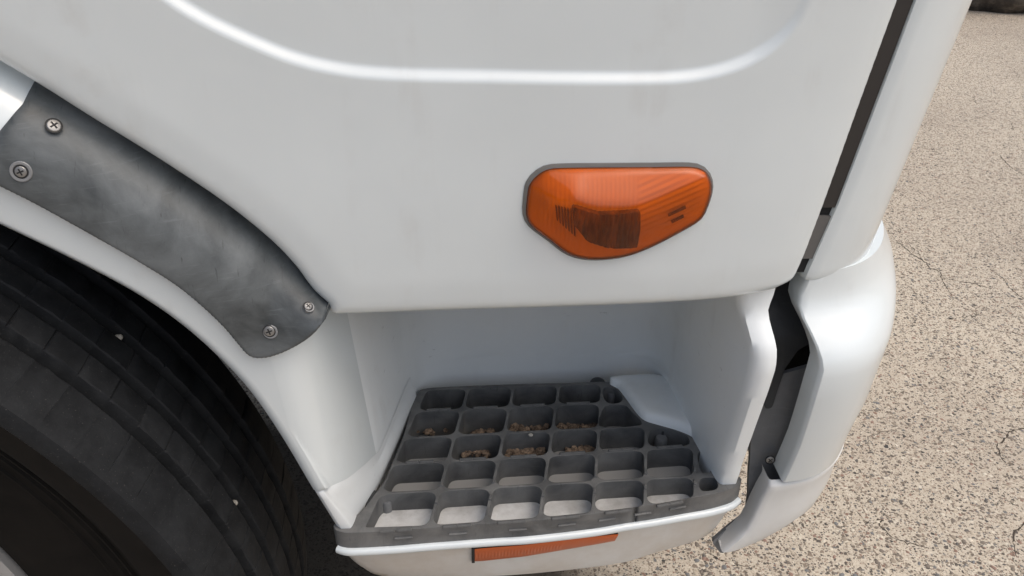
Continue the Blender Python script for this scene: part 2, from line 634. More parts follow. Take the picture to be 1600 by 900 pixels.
BOTTOM = densify([botl, (.10, ZB), (.2, ZB), (.230, ZB + .0012), gap_bot], .006, False)
GAPL = densify([gap_bot, (gap_x(ZB + .012) - .0086, ZB + .012), (gap_x(1.42) - .0092, 1.42)], .008, False)
TOPL = densify([(gap_x(1.42) - .0092, 1.42), (left_x, 1.42)], .02, False)
LEFTL = densify([(left_x, 1.42), ARCH[0]], .02, False)
lower_line = np.vstack([ARCH[:-1], spline([ARCH[-1], corner + np.array((.0015, -.003)), botl], .002)[:-1], BOTTOM])
def rails(line, offs, step):
    """rows of points running alongside a line, so that a rounded edge keeps clean"""
    L = resample(line, max(4, int(np.linalg.norm(np.diff(line, axis=0), axis=1).sum() / step)))
    t = np.gradient(L, axis=0)
    nn = np.stack([-t[:, 1], t[:, 0]], 1) / np.linalg.norm(t, axis=1)[:, None]
    out = []
    for o_ in offs:
        q = L + nn * o_
        keep_ = seg_dist(q, L) > abs(o_) * .97
        out.append(q[keep_] if abs(o_) > 0 else q)
    return np.vstack(out)
door_outline = np.vstack([densify(lower_line, .003, False)[:-1], GAPL[:-1], TOPL[:-1], LEFTL[:-1]])

def roll(d, r):
    """how far a rounded edge of radius r falls back at distance d from it"""
    q = np.clip(1 - d / r, 0, 1)
    return r * (1 - np.sqrt(np.clip(1 - q * q, 0, 1)))

def smooth(t):
    t = np.clip(t, 0, 1)
    return t * t * (3 - 2 * t)

def door_fn(P):
    y = side_y(P[:, 0], P[:, 1])
    d = seg_dist(P, CREASE)
    sg = np.where(inside(P, CREASE_POLY), 1, -1) * d
    fade = smooth((.232 - P[:, 0]) / .05) * smooth((P[:, 0] + .29) / .05)
    y = y + .0048 * smooth((sg + .0040) / .0080) * fade
    dl = seg_dist(P, lower_line)
    y = y + roll(dl, .011) + .0022 * smooth(1 - dl / .032)
    y = y + roll(seg_dist(P, GAPL), .0035)
    y = y - .0012 * np.exp(-((P[:, 1] - .86) / .05) ** 2)          # sheet metal is never quite flat
    return np.stack([P[:, 0], y, P[:, 1]], 1)
off = [rails(CREASE, (-.0065, -.0048, -.0035, -.002, -.0007, .0007, .002, .0035, .0048, .0065), .003),
       rails(lower_line, (.0007, .0018, .0032, .005, .0075, .0105), .003), rails(GAPL, (.0006, .0015, .003), .004)]
door_keep = [(CREASE, .0085), (lower_line, .0125), (GAPL, .005)]
door = sheet('door_panel', door_outline, door_fn, .0045, M_paint, truck, back=(0, .016, 0), extra=np.vstack(off), angle=60, keep=door_keep)

# corner panel ahead of the shut line, wrapping to the cab front
CP = spline([(.2600, .052), (.2595, .034), (.2612, .0275), (.2660, .0258), (.2839, .0300), (.3026, .0399), (.3190, .0562), (.3310, .077), (.3385, .103), (.342, .14), (.344, .2), (.346, .35), (.347, .6), (.347, 1.2)], .005)
rows = []
for z, ins in ((ZB + .0045, .012), (ZB + .0018, .007), (ZB + .0012, .0035), (ZB + .0025, .0014), (ZB + .006, .0004), (ZB + .012, 0), (.85, 0), (.95, 0), (1.05, 0), (1.2, 0), (1.42, 0)):
    sh = gap_x(z) - .2534
    r = CP + np.array((sh, 0))
    r[:, 0] += (interp(z, [(.78, .002), (.805, .0043), (.835, .0065), (.89, .0079), (1.0, .0070)]) - .0052) * smooth(1 - (CP[:, 0] - .2595) / .05)
    t = np.gradient(r, axis=0)
    nn = np.stack([-t[:, 1], t[:, 0]], 1) / np.linalg.norm(t, axis=1)[:, None]
    r = r + nn * ins
    rows.append(np.c_[r, np.full(len(r), z)])
loft('corner_panel', rows, M_paint, truck, 50)

# shut line filler seen between door and corner panel
def gap_strip(name, z0, z1, mat, y=.0300, w=.016):
    V = []
    for z in (z0, z1):
        x = gap_x(z)
        V += [(x - w, y, z), (x + .0088, y - .001, z), (x + .0088, y + .004, z), (x - w, y + .006, z)]
    F = [(0, 1, 5, 4), (1, 2, 6, 5), (2, 3, 7, 6), (3, 0, 4, 7), (3, 2, 1, 0), (4, 5, 6, 7)]
    return mesh(name, V, F, mat, truck, smooth=False)
gap_strip('shut_line_seal', .845, 1.42, M_seal)
gap_strip('shut_line_seal', .803, .838, M_sealg)
gap_strip('shut_line_backing', .79, 1.42, M_black, .0325)

# ------------------------------------------------------------------ wheel arch: fender, extension, dark strip
OPEN_PX = [(-60, 328), (0, 356), (100, 404), (200, 457), (270, 504), (330, 556), (380, 609), (430, 680), (480, 763), (525, 835)]
OPEN = np.array([at_y(px, py, -.008)[[0, 2]] for px, py in OPEN_PX])
OPENS = spline(OPEN, .004)
_o = np.argsort(OPENS[:, 1])
def open_x(z):
    return np.interp(z, OPENS[_o, 1], OPENS[_o, 0])

def well_plan(z):
    """left wall of the step recess: outer face, rounded corner, wall going inboard"""
    t = np.clip((z - .60) / .18, 0, 1)
    k = .004 * t
    p0, p1, p2, p3 = np.array((-.126 - .012 * t, -.010)), np.array((-.092 - .014 * t, -.010)), np.array((-.084 - .012 * t, .045)), np.array((-.055 - .012 * t, .160))
    q = np.linspace(0, 1, 40)[:, None]
    return (1-q)**3 * p0 + 3*q*(1-q)**2 * p1 + 3*q*q*(1-q) * p2 + q**3 * p3
ZT = .5868                                      # height of the step tread
CRACK = 25                                      # sample of the plan where fender and recess meet

# dark strip along the arch
UP_PX = [(-120, 20), (-60, 52), (-10, 80), (50, 115), (140, 171), (250, 238), (350, 304), (425, 362), (468, 405), (500, 448), (522, 482)]
LOW_PX = [(510, 493), (495, 512), (480, 525), (452, 541), (425, 551), (402, 553), (388, 547), (374, 531), (352, 505), (320, 474), (280, 441), (220, 403), (150, 363), (60, 313), (0, 283), (-40, 262)]
up = np.array([at_y(px, py, .012)[[0, 2]] for px, py in UP_PX])
END_PX = [(50, 133), (24, 170), (-2, 203)]
low = np.array([at_y(px, py, -.010)[[0, 2]] for px, py in LOW_PX])
# the strip's upper end lies along a line across the band
e_top = at_y(46, 118, .012)[[0, 2]]
e_mid = at_y(24, 171, -.004)[[0, 2]]
e_low = at_y(-22, 236, -.010)[[0, 2]]
e_lowest = at_y(-40, 262, -.010)[[0, 2]]
upline = spline(up, .005)
upline = upline[upline[:, 0] > e_top[0]]
lowline = spline(low, .004)
trim_outline = np.vstack([upline, lowline, [e_low, e_mid, e_top]])
trim_outline = densify(trim_outline, .003)
def trim_fn(P, lift=0.0):
    du = seg_dist(P, upline if lift == 0 else spline(up, .005))
    dl = seg_dist(P, lowline)
    t = du / (du + dl + 1e-9)
    y = interp(t, [(0, .026), (.1, .021), (.2, .010), (.35, -.003), (.5, -.0100), (.65, -.0138), (.85, -.0165), (1, -.0175)])
    y = y + roll(dl, .003) + lift
    if lift == 0:
        end = seg_dist(P, np.array([e_low, e_mid, e_top]))
        y = y + roll(end, .003)
    return np.stack([P[:, 0], y, P[:, 1]], 1)
trim = sheet('arch_trim', trim_outline, trim_fn, .004, M_trim, truck, back=(0, .009, 0), angle=55,
             extra=np.vstack([rails(lowline, (.0006, .0014, .0025, .004, -.0006, -.0014, -.0025, -.004), .003), rails(upline, (.003, .006, -.003, -.006), .004)]), keep=[(lowline, .0055), (upline, .008)])
# white fender extension behind the strip's upper end
ext = np.array([at_y(px, py, .0)[[0, 2]] for px, py in ((70, 100), (50, 180), (10, 235), (-60, 280), (-160, 240), (-160, 0), (-60, 40))])
sheet('arch_extension', densify(ext, .006), lambda P: trim_fn(P, .0045), .005, M_paint, truck, back=(0, .006, 0))

BAND_POLY = np.vstack([spline(up, .005) + np.array((.02, .06)), [(.06, .80), (-.06, .785)], lowline])
SEAM_PX = [(486, 769), (515, 763), (540, 755), (565, 740), (590, 715), (604, 690), (612, 668), (620, 640)]
def seam_z(j):
    """height at which the seam crosses sample j of the recess plan"""
    lo, hi = .58, .74
    for _ in range(30):
        z = (lo + hi) / 2
        w = well_plan(z)[j]
        q = proj((w[0], w[1], z))
        if q[1] > np.interp(q[0], *zip(*SEAM_PX)):
            lo = z
        else:
            hi = z
    return (lo + hi) / 2
SEAM = [seam_z(j) for j in range(CRACK + 1)]
def tuck(r, z):
    """the fender runs behind the dark strip and under the cab side"""
    P = np.c_[r[:, 0], np.broadcast_to(z, len(r))]
    t = trim_fn(P)[:, 1] + .0035
    m = inside(P, BAND_POLY)
    return np.where(m, np.maximum(r[:, 1], t), r[:, 1])
rows = []
for dz in np.r_[0, .0012, .004, np.linspace(.009, .28, 60)]:
    zb = SEAM[0] + dz
    xo = open_x(zb)
    f = max(0, 1 - dz / .12)
    zj = [zb + (SEAM[j] - SEAM[0]) * f for j in range(CRACK + 1)]
    w = np.array([well_plan(z)[j] for j, z in enumerate(zj)])
    w[:, 0] = np.maximum(w[:, 0], xo + .0145 + .0004 * np.arange(len(w)))
    lead = [(xo + .0005, .045), (xo, .010), (xo + .0012, -.002), (xo + .004, -.0075), (xo + .009, -.0098)]
    span = np.linspace(xo + .012, w[0][0], 24)
    body = [(x, -.0102) for x in span]
    r = np.array(lead + body + list(w[1:]) + [w[-1] + np.array((-.0016, .0003))])
    zz = np.array([zb] * (len(lead) + len(body)) + zj[1:] + [zj[-1]])
    r[5:, 1] = tuck(r, zz)[5:]
    r[5:, 1] += {0: .003, .0012: .0008}.get(dz, 0)
    rows.append(np.c_[r, zz])
loft('fender', rows, M_paint, truck, 50)

def trim_point(px, py):
    y = -.01
    for _ in range(8):
        p = at_y(px, py, y)
        y = float(trim_fn(np.array([[p[0], p[2]]]))[0, 1])
    p = at_y(px, py, y)
    e = .002
    q = trim_fn(np.array([[p[0] + e, p[2]], [p[0] - e, p[2]], [p[0], p[2] + e], [p[0], p[2] - e]]))
    n = np.cross(q[0] - q[1], q[2] - q[3])
    n = n / np.linalg.norm(n)
    if n[1] > 0:
        n = -n
    return p, n

def disc_profile(prof, n=20):
    V, F = [], []
    for r, h in prof:
        for k in range(n):
            a = 2 * math.pi * k / n
            V.append((r * math.cos(a), r * math.sin(a), h))
    for i in range(len(prof) - 1):
        for k in range(n):
            F.append((i*n + k, i*n + (k+1) % n, (i+1)*n + (k+1) % n, (i+1)*n + k))
    V.append((0, 0, prof[-1][1]))
    for k in range(n):
        F.append(((len(prof)-1)*n + k, (len(prof)-1)*n + (k+1) % n, len(V) - 1))
    return V, F

def screw(px, py, r, parent, washer=0.0, wshift=(0, 0), point=None, rot=0.3):
    p, n = trim_point(px, py) if point is None else point
    Mx = Matrix.Translation(Vector(p)) @ frame_from(n).to_4x4() @ Matrix.Rotation(rot, 4, 'Z')
    def place(V, dx=(0, 0)):
        return [tuple(Mx @ Vector((v[0] + dx[0], v[1] + dx[1], v[2]))) for v in V]
    if washer:
        V, F = disc_profile([(washer, -.002), (washer, .0005), (washer * .93, .0009), (washer * .72, .0008), (washer * .62, .0002)], 26)
        mesh('screw_cup', place(V, wshift), F, M_washer, parent, 30)
    V, F = disc_profile([(r * 1.25, .0003), (r * 1.25, .0008), (r * 1.02, .0009)], 20)
    mesh('screw_seat', place(V), F, M_hole, parent, 30)
    V, F = disc_profile([(r, .0002), (r, .0009), (r * .9, .0013), (r * .6, .0016), (r * .3, .0017)], 20)
    mesh('screw_head', place(V), F, M_steel, parent, 30)
    V, F = [], []
    for sx, sy in ((r * .62, r * .13), (r * .13, r * .62)):
        b = len(V)
        V += [(-sx, -sy, .0010), (sx, -sy, .0010), (sx, sy, .0010), (-sx, sy, .0010), (-sx, -sy, .00178), (sx, -sy, .00178), (sx, sy, .00178), (-sx, sy, .00178)]
        F += [tuple(b + q for q in f) for f in ((4, 5, 6, 7), (0, 1, 5, 4), (1, 2, 6, 5), (2, 3, 7, 6), (3, 0, 4, 7))]
    V = [(x, y, z + (.0001 if k >= 8 else 0)) for k, (x, y, z) in enumerate(V)]
    mesh('screw_cross', place(V), F, M_hole, parent, smooth=False)
screw(84, 197, .0040, trim)
screw(33, 268, .0034, trim, .0064)
screw(421, 517, .0036, trim, .0050, (.0004, -.0008))
screw(481, 479, .0027, trim, .0036, (.0002, -.0010))

# ------------------------------------------------------------------ step: recess walls, flange, housing, tray, tread
def flange_y(z):
    return interp(z, [(.50, .030), (.59, .0175), (.66, .006), (.70, -.001), (.725, -.003), (.742, .0005), (.755, .012), (.765, .019), (.80, .021)])
def flange_curve(pxs):
    pts = []
    for px, py in pxs:
        y = .01
        for _ in range(20):
            p = at_y(px, py, y)
            y = .5 * y + .5 * flange_y(p[2])
        pts.append(at_y(px, py, y))
    return spline(np.array(pts), .004)
FL = flange_curve([(1156, 440), (1160, 471), (1160, 484), (1170, 513), (1181, 549), (1182, 571), (1173, 612), (1155, 672), (1130, 743), (1121, 770)])
FR = flange_curve([(1216, 440), (1211, 462), (1202, 487), (1204, 502), (1213, 535), (1215.5, 558), (1213, 580), (1201, 617), (1180, 675), (1155, 745), (1146, 772)])
def at_level(cv, z):
    o = np.argsort(cv[:, 2])
    return np.array((np.interp(z, cv[o, 2], cv[o, 0]), float(flange_y(z))))
rows = []
for z in np.r_[.552, .575, np.linspace(.59, .80, 36)]:
    w = well_plan(z)[CRACK:].copy()
    w[0] += (-.0003, .0007)
    fl, fr = at_level(FL, z), at_level(FR, z)
    back_y = .197
    pts = [tuple(p) for p in w]
    pts += [tuple(p) for p in spline([w[-1], (-.042, .186), (-.018, back_y), (.03, back_y)], .004)[1:]]
    bx = .177
    pts += [(x, back_y) for x in np.linspace(.04, bx - .02, 14)]
    inner = fl + np.array((-.0022, .007))
    pts += [tuple(p) for p in spline([(bx - .02, back_y), (bx + .007, back_y - .007), (bx + .022, back_y - .030), inner * .35 + np.array((bx + .022, back_y - .030)) * .65], .006)[1:]]
    pts += [tuple(inner * q_ + np.array((bx + .022, back_y - .030)) * (1 - q_)) for q_ in (.5, .65, .8, .92, 1)]
    mid = (fl + fr) / 2
    d = fr - fl
    pts += [tuple(fl + np.array((-.0010, .003))), tuple(fl + np.array((.0006, .0006))), tuple(fl + d * .15 + np.array((0, -.0002))), tuple(mid + np.array((0, -.0004))), tuple(fr - d * .1 + np.array((0, -.0002))), tuple(fr + np.array((-.0004, .0006))), tuple(fr + np.array((.0002, .004))), tuple(fr + np.array((0, .016)))]
    if len(rows) and len(pts) != len(rows[0]):
        pts = resample(np.array(pts), len(rows[0]))
    rows.append(np.c_[np.array(pts), np.full(len(pts), z)])
loft('step_well', rows, M_well, truck, 50)
box('step_well_ceiling', (-.11, .03, .802), (.25, .22, .81), M_black, truck)

# cheek of the step housing under the fender seam
rows = []
nW = 40
SEAMW = np.array(SEAM + [SEAM[-1] + .0005 * k for k in range(nW - len(SEAM))])
SEAMW = np.minimum(SEAMW, .675)
for t_, ins in ((-.004, .005), (.0006, .0014), (.0022, 0), (.2, 0), (.4, 0), (.6, 0), (.8, 0), (1, 0), (1.2, .001)):
    zj = SEAMW - t_ if abs(t_) < .01 else SEAMW + (ZT - .002 - SEAMW) * t_
    w = np.array([well_plan(max(z, .58))[j] for j, z in enumerate(zj)])
    z0 = zj[0]
    xo = open_x(max(z0, .583))
    w[:, 0] = np.maximum(w[:, 0], xo + .009 + .0004 * np.arange(len(w)))
    r = np.array([(xo, .05), (xo, .010), (xo + .001, .0), (xo + .004, -.006)] + list(np.c_[np.linspace(xo + .008, max(w[0][0], xo + .0085), 5), np.full(5, -.0092)]) + list(w[1:]))
    zz = np.r_[np.full(9, z0), zj[1:]]
    low_ = smooth((t_ - .02) / .8)
    r[9:, 0] += .0018 + .004 * low_
    r[2:9, 1] -= .0006
    r[2:, 1] += ins
    rows.append(np.c_[r, zz])
loft('step_cheek', rows, M_paint_low, truck, 50)

# front edge of the tread in plan
FRONT_PX = [(521, 822), (524.5, 828), (533, 831), (544.6, 832.5), (606, 829.6), (691, 823), (776, 817), (820, 814.5), (865, 810), (932.5, 802), (977.5, 794.5), (1022, 788), (1067.5, 780), (1112.5, 772), (1146, 762), (1157.5, 753), (1159, 748.5)]
FRONT = np.array([at_z(px, py, ZT)[:2] for px, py in FRONT_PX])
REST_PX = [(1155, 745), (1131, 745), (1126, 738), (1117, 718), (1110, 697), (1101, 686), (1083, 674), (1060, 665), (1030, 657.5), (1007.5, 651), (996, 644), (985, 629), (974, 614), (964, 602), (951, 597), (923, 597), (900, 598), (825, 599.7), (731, 603), (668, 606.5), (657, 609.5), (650, 618), (645, 629), (631, 679), (617, 714), (602, 749), (586, 772), (561.6, 802), (545, 810), (527, 815.5)]
REST = np.array([at_z(px, py, ZT)[:2] for px, py in REST_PX])
TO = np.vstack([FRONT, REST])
TO = spline(TO, .003, True)
COLS = {1: (-.2805, 901.93), 2: (-.2115, 930.68), 3: (-.1492, 963.49), 4: (-.0740, 985.49), 5: (-.0137, 1018.71), 6: (.0130, 1076.03)}
COLS[0] = (-.447, 663 - 3.5 + .447 * 622)
ROWS = {0: [(723.8, 606.5), (936, 599.5)], 1: [(720, 640), (795, 636.5), (868, 633), (938, 630)], 2: [(712.5, 680.5), (787.5, 676.5), (863.4, 672.8), (936, 669)],
        3: [(698.7, 721), (776, 717), (858, 712), (931.5, 707), (1009.4, 702)], 4: [(687, 766), (769, 761.6), (850, 756.5), (930, 752.5), (1008.5, 748), (1086, 744)],
        5: [(648.8, 824.5), (750.7, 817), (831.5, 811.5), (914.5, 803.5), (997.8, 794), (1081, 779.5), (1119, 770.5)]}
def rowy(k, x):
    P = np.array(ROWS[k], float)
    if x <= P[0, 0] or x >= P[-1, 0]:
        i = (0, 1) if x <= P[0, 0] else (-2, -1)
        a, b = P[i[0]], P[i[1]]
        return a[1] + (b[1] - a[1]) * (x - a[0]) / (b[0] - a[0])
    return np.interp(x, P[:, 0], P[:, 1])
def cross_(c, r):
    y = 700.0
    for _ in range(12):
        x = COLS[c][0] * y + COLS[c][1]
        y = rowy(r, x)
    return (x, y)
cells = []
for r_ in range(5):
    for c_ in range(6):
        if (r_, c_) in ((0, 4), (0, 5), (1, 4), (1, 5), (2, 5), (4, 0)):
            continue
        q = [cross_(c_, r_), cross_(c_ + 1, r_), cross_(c_ + 1, r_ + 1), cross_(c_, r_ + 1)]
        w = np.array([at_z(px, py, ZT)[:2] for px, py in q])
        cells.append(fillet(offset_poly(w, .0013), .0085, 6))
q = [cross_(0, 4), cross_(1, 4), cross_(1, 5), (566, 826.5), (572, 816)]
w = np.array([at_z(px, py, ZT)[:2] for px, py in q])
cells.append(fillet(offset_poly(w, .0014), [.012, .009, .009, .003, .02], 6))
for poly in ([(944.7, 606), (958.8, 605), (966, 612), (973, 622), (968, 629), (951, 629.7), (943, 621)],
             [(940, 644), (947, 634), (960, 632.5), (977.5, 634), (987, 643), (1001, 657), (1001, 664), (938, 666)],
             [(1013, 692), (1014, 678), (1022, 671), (1034, 669), (1056, 673.5), (1074, 682), (1077, 693), (1066, 697), (1022, 697.5)],
             [(1090, 712), (1092, 707), (1099, 706.5), (1105, 716.5), (1110.5, 733), (1108, 738.5), (1097, 738), (1092.5, 728)],
             [(1093, 752), (1098, 747), (1115, 746.5), (1120, 752), (1121.5, 761), (1116, 765.5), (1098, 767), (1093, 762)]):
    w = np.array([at_z(px, py, ZT)[:2] for px, py in poly])
    cells.append(spline(w, .002, True))
cells = [densify(c, .004) for c in cells]
P2, F2 = cdt(densify(TO, .004), .008, cells)
DEPTH = .0186
Vt = [(x, y, ZT) for x, y in P2]
n = len(Vt)
Ft = [tuple(f) for f in F2]
bd = boundary(Ft)
inner_set = inside(P2, offset_poly(densify(TO, .004), .0006))
lowmap = {}
for a, b in bd:
    for k in (a, b):
        if k not in lowmap:
            x, y = P2[k]
            lowmap[k] = len(Vt)
            dz = DEPTH if not inner_set[k] else .031
            Vt.append((x, y, ZT - dz))
    Ft.append((b, a, lowmap[a], lowmap[b]))
tread = mesh('step_tread', Vt, Ft, M_tread, truck, 30)
tread.data.materials.append(M_tread_wall)
tread.data.polygons.foreach_set('material_index', [0 if k < len(F2) or (f[0] < n and not inner_set[f[0]]) else 1 for k, f in enumerate(Ft)])

# grip lugs: short raised bars in pairs along the ribs
def lug_mesh():
    L, W, H = .0062, .0014, .0016
    V = [(-L, -W, 0), (L, -W, 0), (L, W, 0), (-L, W, 0), (-L*.92, -W*.7, H), (L*.92, -W*.7, H), (L*.92, W*.7, H), (-L*.92, W*.7, H)]
    F = [(4, 5, 6, 7), (0, 1, 5, 4), (1, 2, 6, 5), (2, 3, 7, 6), (3, 0, 4, 7)]
    me = bpy.data.meshes.new('grip_lug')
    me.from_pydata(V, [], F)
    me.materials.append(M_tread)
    return me
LUG = lug_mesh()
def lug(p, ang, s=1.0):
    o = bpy.data.objects.new('grip_lug', LUG)
    C.objects.link(o)
    o.parent = tread
    o.location = (p[0], p[1], ZT - .0001)
    o.rotation_euler = (0, 0, ang)
    o.scale = (s, 1, 1)
for r_ in (1, 3, 5):
    for c_ in range(6):
        if (r_ == 1 and c_ > 4) or (r_ == 3 and c_ > 5):
            continue
        a, b = cross_(c_, r_), cross_(c_ + 1, r_)
        A = at_z(a[0], a[1] + (2.5 if r_ == 5 else -1), ZT)[:2]
        B = at_z(b[0], b[1] + (2.5 if r_ == 5 else -1), ZT)[:2]
        if r_ == 1 and c_ == 4:
            continue
        ang = math.atan2(B[1] - A[1], B[0] - A[0])
        for t in (.36, .62):
            lug(A + (B - A) * t, ang)
for c_ in range(1, 7):
    for t, r0_ in ((.30, 4), (.78, 3)):
        a, b = cross_(c_, r0_), cross_(c_, r0_ + 1)
        A, B = at_z(*a, ZT)[:2], at_z(*b, ZT)[:2]
        lug(A + (B - A) * t, math.atan2(B[1] - A[1], B[0] - A[0]), .55)
# scuffed moulding bars on the front face
for t0 in (.12, .26, .42, .55, .66, .76, .86):
    k = int(t0 * (len(FRONT) - 1))
    Lc = resample(FRONT[3:-2], 200)
    a, b = Lc[int(t0 * 190)], Lc[min(199, int(t0 * 190) + 9)]
    V = []
    for (x, y) in (a, b):
        V += [(x, y - .0008, ZT - .0078), (x, y - .0020, ZT - .0084), (x, y - .0010, ZT - .0094), (x, y + .003, ZT - .0094), (x, y + .003, ZT - .0078)]
    F = [(i, (i + 1) % 5, 5 + (i + 1) % 5, 5 + i) for i in range(5)] + [(4, 3, 2, 1, 0), (5, 6, 7, 8, 9)]
    mesh('grip_lug', V, F, M_tread, tread, smooth=False)
# round mounting buttons at the tread's edge
for px, py, r in ((934, 598, .008), (1036, 666, .008), (578, 779, .010)):
    p = at_z(px, py, ZT - .004)
    V, F = disc_profile([(r, -.014), (r, .0), (r * .85, .002), (r * .4, .003)], 18)
    mesh('mount_button', [(p[0] + v[0], p[1] + v[1], p[2] + v[2]) for v in V], F, M_bracket, tread, 40)
# bolts seen down in the cells
for px, py, r in ((1033, 688, .006), (1072, 689, .004), (604, 787, .0045), (955, 618, .0045)):
    p = at_z(px, py, ZT - .012)
    V, F = disc_profile([(r, -.01), (r, .002), (r * .8, .004), (r * .35, .004)], 14)
    mesh('tread_bolt', [(p[0] + v[0], p[1] + v[1], p[2] + v[2]) for v in V], F, M_inner, tread, 40)

# white tray under the tread with two drain slots
_p = resample(spline(FRONT[2:-4], .003), 60)
_n = np.gradient(_p, axis=0); _n = np.stack([-_n[:, 1], _n[:, 0]], 1) / np.linalg.norm(_n, axis=1)[:, None]
tray_o = np.vstack([_p + _n * .0045, [(.217, .05), (.2, .1), (.16, .205), (-.06, .205), (-.075, .1), (-.098, .03)]])
slots = []
for pxs in ([(668, 671), (770, 668), (848, 663), (846, 676), (768, 681), (664, 684)], [(703, 707), (790, 703), (790, 719), (697, 723)]):
    slots.append(densify(fillet(np.array([at_z(px, py, ZT - .024)[:2] for px, py in pxs]), .004, 4), .005))
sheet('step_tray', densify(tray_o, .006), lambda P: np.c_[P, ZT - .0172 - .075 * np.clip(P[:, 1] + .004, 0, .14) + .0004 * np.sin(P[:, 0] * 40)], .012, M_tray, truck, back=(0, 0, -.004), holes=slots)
# white moulded pad in the far front corner of the step
pad_px = [(953, 592), (985, 588), (1028, 588), (1052, 602), (1078, 628), (1094, 655), (1108, 690), (1113, 712), (1107, 697), (1098, 686), (1079, 673), (1058, 664.5), (1030, 656.5), (1009, 650), (998, 641), (987, 627), (976, 612), (966, 600)]
pad2 = np.array([at_z(px, py, ZT + .006)[:2] for px, py in pad_px])
pad_o = spline(pad2, .003, True)
pad_front = spline(pad2[8:], .003)
sheet('corner_pad', pad_o, lambda P: np.c_[P, ZT + .009 - roll(seg_dist(P, pad_front), .008) - .25 * roll(seg_dist(P, np.vstack([pad_o, pad_o[:1]])), .004)], .003, M_well, truck, back=(0, 0, -.03), angle=60)

# lip and dirty skirt below the tread
FRS = spline(FRONT[1:-1], .004)
def front_y(x):
    o = np.argsort(FRS[:, 0])
    return np.interp(x, FRS[o, 0], FRS[o, 1])
def front_line(pxs, dy, n=120):
    pts = []
    for px, py in pxs:
        y = 0.0
        for _ in range(12):
            p = at_y(px, py, y)
            y = front_y(p[0]) + dy
        pts.append(at_y(px, py, y))
    return resample(spline(np.array(pts), .004), n)
PATH = resample(spline(FRONT[1:-1], .003), 160)
_t = np.gradient(PATH, axis=0)
PATH_N = np.stack([_t[:, 1], -_t[:, 0]], 1) / np.linalg.norm(_t, axis=1)[:, None]
def lip_row(o_, dz):
    p = PATH + PATH_N * o_
    return np.c_[p, np.full(len(p), ZT - DEPTH + dz)]
LIP = [lip_row(a_, b_) for a_, b_ in ((-.005, .0010), (.0006, .0008), (.0024, .0004), (.0036, -.0008), (.0040, -.0026), (.0037, -.0046), (.0024, -.0060), (-.004, -.0060))]
L4 = resample(lip_row(.0014, -.0055), 120)
L5 = front_line([(536, 859), (553, 875), (572, 884), (612, 888), (680, 886), (755, 880), (820, 874), (910, 864), (1000, 848), (1070, 833), (1105, 822), (1133, 803)], .006)
L6 = front_line([(545, 867), (564, 884), (588, 898), (640, 904), (700, 904), (760, 901), (820, 897), (900, 889), (977, 878), (1022, 864), (1090, 844), (1112, 831)], .014)
L7 = L6 + np.array((0, .012, -.003))
L8 = L6 + np.array((0, .10, .004))
loft('step_lip', LIP, M_paint, truck, 60)
loft('step_skirt', [L4 + np.array((0, .003, .003)), L4, L4 * .7 + L5 * .3, L4 * .3 + L5 * .7, L5, L5 * .5 + L6 * .5 + np.array((0, -.001, 0)), L6, L7, L8], M_skirt, truck, 50)
# amber side reflector set in the skirt
def skirt_pt(px, py, dy):
    y = 0.0
    for _ in range(12):
        p = at_y(px, py, y)
        i = np.argmin(abs(L4[:, 0] - p[0])); j = np.argmin(abs(L5[:, 0] - p[0]))
        a, b = L4[i], L5[j]
        t = (p[2] - a[2]) / (b[2] - a[2])
        y = a[1] + (b[1] - a[1]) * t + dy
    return at_y(px, py, y)
refl = bpy.data.objects.new('side_reflector', None)
C.objects.link(refl)
refl.parent = truck
n = 90
top = resample(np.array([skirt_pt(px, py, -.0020) for px, py in ((741, 858.5), (755, 857), (820, 852), (910, 840.5), (966, 835))]), n)
bot = resample(np.array([skirt_pt(px, py, -.0020) for px, py in ((741, 877), (755, 876.5), (820, 869.5), (932, 850.5), (960, 845.5))]), n)
rows = [top + np.array((0, .006, 0)), top]
for t in (.15, .5, .85):
    r = top * (1 - t) + bot * t
    r[:, 1] -= .0006 + .0004 * (np.arange(n) % 2) * (np.arange(n) < 55)
    rows.append(r)
rows += [bot, bot + np.array((0, .006, 0))]
loft('reflector_lens', rows, M_redlens, refl, 20)
loft('reflector_frame', [top + np.array((0, .005, .0005)), top + np.array((0, .0004, .0005)), top + np.array((0, .0004, 0)), top + np.array((0, .004, 0))], M_hole, refl, 20)
V = [top[0] + np.array(q) for q in ((-.0022, .004, .001), (-.0022, -.001, .001), (.0004, -.001, .001), (.0004, .004, .001))] + [bot[0] + np.array(q) for q in ((-.0022, .004, -.001), (-.0022, -.001, -.001), (.0004, -.001, -.001), (.0004, .004, -.001))]
mesh('reflector_frame', V, [(0, 1, 5, 4), (1, 2, 6, 5), (2, 3, 7, 6), (3, 0, 4, 7), (0, 3, 2, 1), (4, 5, 6, 7)], M_hole, refl, smooth=False)

